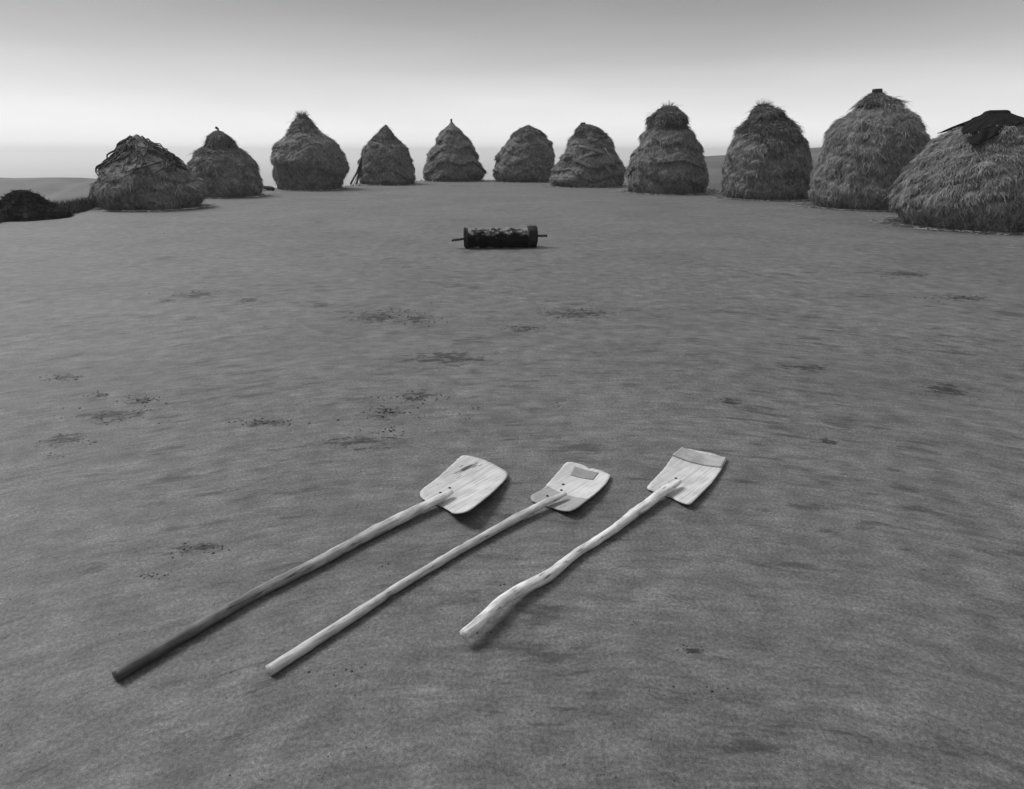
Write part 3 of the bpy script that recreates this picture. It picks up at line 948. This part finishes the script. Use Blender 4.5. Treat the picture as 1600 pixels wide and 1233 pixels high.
# ---------------------------------------------------------------- wooden shovels
def shovel(label, hpts, hr, blade_px, blade_z, wood_b, wood_h, rivets, extra=None, seed=0, lift=0.0, hz=None):
    P0 = on_ground(*hpts[0]); P1 = on_ground(*hpts[-1])
    rot = math.atan2(P1[1] - P0[1], P1[0] - P0[0])
    root = thing('wooden_shovel', label, 'shovel', tuple(P0), rot, 'wooden shovels side by side on the clay floor')
    ca, sa = math.cos(rot), math.sin(rot)

    def loc(p):
        d = p - P0
        return np.array([d[0] * ca + d[1] * sa, -d[0] * sa + d[1] * ca, d[2]])
    # blade, in local u (along) v (across)
    pix = np.array(blade_px, float)
    cen = loc(on_ground(*pix.mean(0), 0.02))

    def zfun(u, v):
        dv = v - cen[1]
        return 0.012 + blade_z[0] * dv * dv / 0.0256 + blade_z[1] * max(0, dv) ** 2 / 0.0256 + blade_z[2] * max(0, -dv) ** 2 / 0.0256 + blade_z[3] * (u - cen[0])

    def unp(px, py, dz=0.0):
        z = 0.02
        for _ in range(40):
            q = loc(on_ground(px, py, z))
            z = 0.6 * z + 0.4 * (zfun(q[0], q[1]) + dz)
        return loc(on_ground(px, py, z))
    out = np.array([unp(*q) for q in pix])
    # resample the outline with lightly rounded corners
    cl = np.vstack([out, out[:1]])
    dd = np.concatenate([[0], np.cumsum(np.linalg.norm(np.diff(cl, axis=0), axis=1))])
    n = 140
    s_ = np.linspace(0, dd[-1], n, endpoint=False)
    o_ = np.stack([np.interp(s_, dd, cl[:, k]) for k in range(2)], -1)
    for _ in range(3):
        o_ = (np.roll(o_, 1, 0) + 2 * o_ + np.roll(o_, -1, 0)) / 4
    g = np.random.default_rng(seed)
    o_ += g.normal(0, 0.0006, o_.shape)
    cc = o_.mean(0)
    rings = 14
    TH = 0.009
    top, bot = [], []
    for k in range(rings):
        f = 1 - k / rings
        for (u, v) in o_:
            uu, vv = cc[0] + (u - cc[0]) * f, cc[1] + (v - cc[1]) * f
            z = zfun(uu, vv)
            e = 0.0015 if k == 0 else 0
            top.append((uu, vv, z - e)); bot.append((uu, vv, max(z - TH + e, 0.002)))
    top.append((cc[0], cc[1], zfun(*cc))); bot.append((cc[0], cc[1], max(zfun(*cc) - TH, .002)))
    V = np.array(top + bot)
    T = len(top)
    gf_ = grid_faces(rings, n, True)
    j = np.arange(n)
    bag = Bag()
    bag.add(V, gf_)
    bag.f4.append(gf_[:, ::-1] + T)
    k = (rings - 1) * n
    bag.f3.append(np.stack([k + j, k + (j + 1) % n, np.full(n, T - 1)], -1))
    bag.f3.append(np.stack([k + (j + 1) % n, k + j, np.full(n, T - 1)], -1) + np.array([T, T, T]))
    bag.f4.append(np.stack([(j + 1) % n, j, j + T, (j + 1) % n + T], -1))
    bag.build('blade', wood_b, root)
    # handle
    hz = hz or [hr[0]] * len(hpts)
    pts = [loc(on_ground(a, b, z)) for (a, b), z in zip(hpts, hz)]
    K = 110
    P = smooth_path(pts, K)
    rad = np.interp(np.linspace(0, 1, K), np.linspace(0, 1, len(hr)), hr)
    gg = np.random.default_rng(seed + 50)
    for _ in range(7):      # knots
        c_ = gg.uniform(4, K - 14); rad = rad * (1 + gg.uniform(.02, .10) * np.exp(-((np.arange(K) - c_) / 1.8) ** 2))
    rad[-5:] *= np.array([.97, .92, .85, .74, .55])
    sq = np.ones(K); sq[-26:] = np.linspace(1, 0.62, 26)
    # keep it off the ground, and over the blade
    for i in range(K):
        low = 0.002
        if i > K - 24:
            low = max(low, zfun(P[i, 0], P[i, 1]) - 0.002) if P[i, 0] > o_[:, 0].min() else low
        P[i, 2] = max(P[i, 2], low + rad[i] * sq[i] * 0.96)
    zz = P[:, 2].copy()
    for _ in range(10):
        zz[1:-1] = (zz[:-2] + 2 * zz[1:-1] + zz[2:]) / 4
    P[:, 2] = np.maximum(zz, 0.001 + rad * sq * .95)
    bag = Bag()
    add_tube(bag, P, rad, n=18, knob=0.09, seed=seed, squash=sq)
    bag.build('handle', wood_h, root)
    for (a, b) in rivets:
        # on the handle's upper face or on the blade
        q = unp(a, b)
        i = int(np.argmin(np.hypot(P[:, 0] - q[0], P[:, 1] - q[1])))
        if np.hypot(*(P[i, :2] - q[:2])) < rad[i] * 1.25:
            z = P[i, 2] + rad[i] * sq[i] * 0.9
        else:
            z = zfun(q[0], q[1])
        q2 = loc(on_ground(a, b, z))
        bag = Bag()
        zz_ = np.array([-.008, .001, .003, .0045]); rr_ = np.array([.006, .0075, .006, .003])
        add_tube(bag, np.stack([np.full(4, q2[0]), np.full(4, q2[1]), z + zz_], -1), rr_, n=12)
        bag.build('nail', M_iron, root)
    if extra:
        for nm, quad, mat, dz, tk in extra:
            Q = [unp(*q) for q in quad]
            nu, nv = 24, 14
            V = []
            for i in range(nu):
                for j_ in range(nv):
                    a, b = i / (nu - 1), j_ / (nv - 1)
                    q = (Q[0] * (1 - a) + Q[1] * a) * (1 - b) + (Q[3] * (1 - a) + Q[2] * a) * b
                    V.append((q[0], q[1], zfun(q[0], q[1]) + dz))
            o = np_mesh(nm, np.array(V), grid_faces(nu, nv), mat, root)
            m_ = o.modifiers.new('thickness', 'SOLIDIFY'); m_.thickness = tk; m_.offset = 0
    return root




def shovel_local(h0, h1, px, py):
    a, b, q = on_ground(*h0), on_ground(*h1), on_ground(px, py, 0.015)
    r = math.atan2(b[1] - a[1], b[0] - a[0])
    d = q - a
    return d[0] * math.cos(r) + d[1] * math.sin(r), -d[0] * math.sin(r) + d[1] * math.cos(r)


W_b1 = wood_material('pale worn blade wood', 0.32, 0.55, marks=[shovel_local((180, 1058), (706, 768), 716, 741), shovel_local((180, 1058), (706, 768), 733, 732)])
W_h1 = wood_material('handle wood dark at near end', 0.26, 0.62, scuff=(0.30, 0.38), dark_end=(0.3, 1.5, 0.10))  # wood gets darker towards the near end of the handle
W_b2 = wood_material('blade wood stained at the socket', 0.38, 0.56, stain=(1.59, 0.60))
W_h2 = wood_material('knotty pale handle wood', 0.24, 0.54, scuff=(0.30, 0.38))
W_b3 = wood_material('pale plank wood', 0.34, 0.55)
W_h3 = wood_material('peeled branch wood', 0.36, 0.74, scuff=(0.30, 0.38))
M_patch = rough_material('tin patch', 0.20, 0.30, 14, rough=0.45, bump=0.2)
M_strip = rough_material('greyed wooden strip', 0.24, 0.40, 12, rough=0.6, bump=0.3)

bl1 = [(721.8, 710.6), (728, 710.8), (735.6, 712), (748, 715), (760, 719), (771, 724), (781, 729.8), (790, 735), (793.5, 740), (792, 745), (786.6, 751.5), (767.5, 770),
       (746, 787), (737, 794), (729, 798.3), (718, 800.5), (708, 801), (699.5, 795), (686.8, 788.2), (672, 785), (661, 779.7), (656, 773), (655, 770), (658, 765), (682.5, 746.8), (702.7, 728.7)]
shovel('longest shovel, with rounded blade and dark worn handle, left of the other two',
       [(180, 1058), (269, 1004), (341, 961), (400, 927), (494, 880), (587.5, 829), (650, 798), (681, 782), (706, 768)],
       [.019, .020, .021, .021, .022, .023, .025, .026, .023], bl1, (0.012, 0.004, 0.016, 0.0), W_b1, W_h1,
       [(688, 770), (702.5, 762.5)], seed=1, hz=[.022, .023, .024, .024, .024, .026, .031, .037, .042])
bl2 = [(886.9, 720.6), (900, 722.6), (911, 725.8), (917, 728), (921, 733), (924, 730.5), (941.6, 734.8), (954.7, 741.4), (948, 753.4), (935, 766.6), (913, 784), (903, 791.5),
       (895.6, 796), (888, 797.5), (880, 797), (858.4, 790.6), (842, 786), (830, 781.9), (827.8, 774), (847.5, 764.4), (865, 744.7), (882.5, 724)]
shovel('middle shovel, with thin knotty handle and a dark patch on its blade tip',
       [(420, 1048), (525, 981), (622, 917), (712, 863), (806, 810), (853, 785), (884, 771)],
       [.019, .018, .017, .017, .018, .020, .018], bl2, (0.014, 0.012, 0.016, 0.0), W_b2, W_h2,
       [(880, 757), (877, 766), (855, 775)], extra=[('metal_patch', [(897.8, 729.4), (935, 739.2), (926.3, 750), (891.3, 742.5)], M_patch, 0.002, 0.003)],
       seed=2, hz=[.02, .019, .019, .02, .026, .036, .045])
bl3 = [(1063.8, 699.5), (1076.8, 700.8), (1113, 707), (1136, 715.5), (1126, 734.5), (1113, 752.7), (1089.8, 776), (1078, 787.7), (1061, 783),
       (1049.6, 776), (1022, 767), (1009, 762), (1025, 745), (1040.5, 728), (1049.6, 713.7)]
shovel('rightmost shovel, with crooked pale branch handle and square flat blade',
       [(724, 992), (748, 973), (767.5, 954), (787, 936), (810, 922.7), (835, 911), (860.5, 897.5), (883.7, 878), (903, 862.6), (932, 845), (961, 826), (992.5, 800.7), (1012, 787.7), (1025, 776), (1044, 763), (1062, 751)],
       [.0175, .019, .020, .022, .0225, .022, .020, .018, .018, .019, .0205, .022, .0235, .024, .024, .021], bl3, (0.008, 0.016, 0.012, 0.0), W_b3, W_h3,
       [(1047, 755), (1056, 747.5)], extra=[('tip_strip', [(1065, 700.2), (1135, 716), (1127.5, 731), (1050.5, 712)], M_strip, 0.004, 0.008)],
       seed=3, hz=[.05, .052, .052, .05, .04, .03, .024, .022, .022, .022, .024, .028, .032, .036, .04, .045])

# ---------------------------------------------------------------- loose stuff
g = np.random.default_rng(99)


def chips(bag, x, y, s, flat=0.45):
    """an irregular crumb"""
    a = np.array([[1, 0, 0], [0, 1, 0], [-1, 0, 0], [0, -1, 0], [0, 0, 1], [0, 0, -1]], float)
    a = a * g.uniform(0.6, 1.3, (6, 1)) * np.array([s, s, s * flat])
    th_ = g.uniform(0, 6.28)
    R = np.array([[math.cos(th_), -math.sin(th_), 0], [math.sin(th_), math.cos(th_), 0], [0, 0, 1]])
    a = a @ R.T + np.array([x, y, s * flat * 0.25])
    f = np.array([[0, 1, 4], [1, 2, 4], [2, 3, 4], [3, 0, 4], [1, 0, 5], [2, 1, 5], [3, 2, 5], [0, 3, 5]])
    bag.add(a, f)


clusters = [(590, 495, 40, 7, 130), (655, 498, 14, 4, 40), (390, 470, 12, 3, 35), (305, 461, 22, 4, 50), (262, 470, 10, 2, 12), (500, 478, 12, 3, 18), (220, 625, 12, 3, 45), (155, 618, 9, 2, 18),
            (100, 687, 22, 5, 50), (165, 650, 40, 8, 50), (415, 660, 22, 3, 35), (650, 620, 22, 5, 40), (605, 645, 22, 5, 40), (610, 673, 12, 3, 20), (1140, 628, 14, 3, 45),
            (970, 622, 10, 3, 12), (868, 635, 6, 2, 8), (820, 513, 18, 3, 25), (900, 490, 40, 5, 40), (1500, 466, 26, 3, 45), (1415, 428, 30, 3, 20), (100, 590, 14, 3, 20), (80, 713, 9, 2, 16),
            (320, 855, 25, 6, 26), (240, 898, 12, 4, 14), (600, 890, 5, 4, 4), (1082, 1016, 10, 3, 10), (785, 912, 4, 2, 4), (762, 990, 5, 2, 4), (1290, 690, 12, 3, 16), (1240, 322, 10, 1.2, 7), (580, 325, 18, 1.2, 20),
            (500, 512, 30, 5, 20), (1100, 1080, 30, 8, 14), (560, 1050, 30, 8, 12), (720, 645, 30, 8, 14), (130, 355, 40, 4, 40), (200, 345, 30, 2, 20), (330, 505, 25, 3, 14)]
bag = Bag()
for (cx_, cy_, sx_, sy_, cnt) in clusters:
    for _ in range(cnt):
        q = on_ground(cx_ + g.normal(0, sx_ * 1.2), cy_ + g.normal(0, sy_ * 1.1))
        if np.hypot(q[0], q[1]) > 16.5:
            continue
        dist = math.hypot(q[0], q[1])
        chips(bag, q[0], q[1], g.uniform(.003, .008) * (0.6 + dist * 0.14), 0.35)
for _ in range(1800):
    r_ = 1.2 + 14 * g.random() ** 1.4; a = g.uniform(-0.9, 0.9)
    chips(bag, r_ * math.sin(a), r_ * math.cos(a), g.uniform(.0015, .004) * (0.7 + r_ * 0.12))
tag(bag.build('soil_crumbs', M_crumb, smooth=False), kind='stuff')

# loose straw on the floor round the stacks
bag = Bag()
for S, cnt in ((S1, 500), (S2, 300), (S3, 300), (S4, 200), (S5, 200), (S6, 200), (S7, 300), (S8, 1200), (S9, 1800), (S10, 2500), (S11, 2500)):
    r0 = float(np.interp(0.15, S.z, S.r))
    for _ in range(cnt):
        a = g.uniform(0, 6.28); r_ = r0 * (0.97 + abs(g.normal(0, 0.13)))
        x, y = S.cx + r_ * math.cos(a), S.D + r_ * math.sin(a)
        d = g.uniform(0, 3.14); L = g.uniform(.05, .16); w = 0.007
        u = np.array([math.cos(d), math.sin(d), 0]) * L / 2; v = np.array([-math.sin(d), math.cos(d), 0]) * w
        cpt = np.array([x, y, 0.012 + g.random() * .015])
        bag.add(np.array([cpt - u - v, cpt + u - v, cpt + u + v + [0, 0, .01], cpt - u + v + [0, 0, .01]]), np.array([[0, 1, 2, 3]]))
tag(bag.build('straw_litter', M_litter), kind='stuff')

# dark grass along the edge of the floor
bag = Bag()
VV, FF = [], []
spots = []
for _ in range(6500):
    az = math.radians(g.uniform(-42, -30.4)); e = float(edge_r(az))
    spots.append((e + g.uniform(-1.0, 1.6) + 0.5 * math.sin(az * 70), az, g.uniform(.10, .38)))
for _ in range(1500):
    az = math.radians(g.uniform(12, 46)); e = float(edge_r(az))
    spots.append((e + g.uniform(-.4, 1.2), az, g.uniform(.04, .2)))
for _ in range(1200):
    az = math.radians(g.uniform(-28, 12)); e = float(edge_r(az))
    spots.append((e + g.uniform(-.2, 1.0), az, g.uniform(.03, .10)))
sp = np.array(spots)
x, y = sp[:, 0] * np.sin(sp[:, 1]), sp[:, 0] * np.cos(sp[:, 1])
z = ground_z(x, y)
m = len(sp)
d = np.stack([g.normal(0, .35, m), g.normal(0, .35, m), np.ones(m)], -1)
A = np.stack([x, y, z - 0.02], -1)
C = A + d * sp[:, 2:3]
a = g.random(m) * 3.14
hw = np.stack([np.cos(a), np.sin(a), 0 * a], -1) * 0.022
V = np.stack([A - hw, A + hw, C], 1).reshape(-1, 3)
i = np.arange(m) * 3
bag.add(V, np.stack([i, i + 1, i + 2], -1))
tag(bag.build('grass', M_grass), kind='stuff')

# ---------------------------------------------------------------- haze
m = bpy.data.materials.new('haze')
m.use_nodes = True
t = m.node_tree
t.nodes.clear()
vo = N(t, 'ShaderNodeVolumePrincipled')
vo.inputs['Color'].default_value = grey(0.98)
vo.inputs['Density'].default_value = 1 / 1500
vo.inputs['Anisotropy'].default_value = 0.35
mo = N(t, 'ShaderNodeOutputMaterial')
t.links.new(vo.outputs[0], mo.inputs['Volume'])
B, ZB, ZT = 12600, -64, 11.5
V = [(x, y, z) for z in (ZB, ZT) for y in (-B, B) for x in (-B, B)]
Fh = np.array([[0, 2, 3, 1], [4, 5, 7, 6], [0, 1, 5, 4], [2, 6, 7, 3], [0, 4, 6, 2], [1, 3, 7, 5]])
tag(np_mesh('haze', np.array(V, float), Fh, m, smooth=False), kind='stuff')
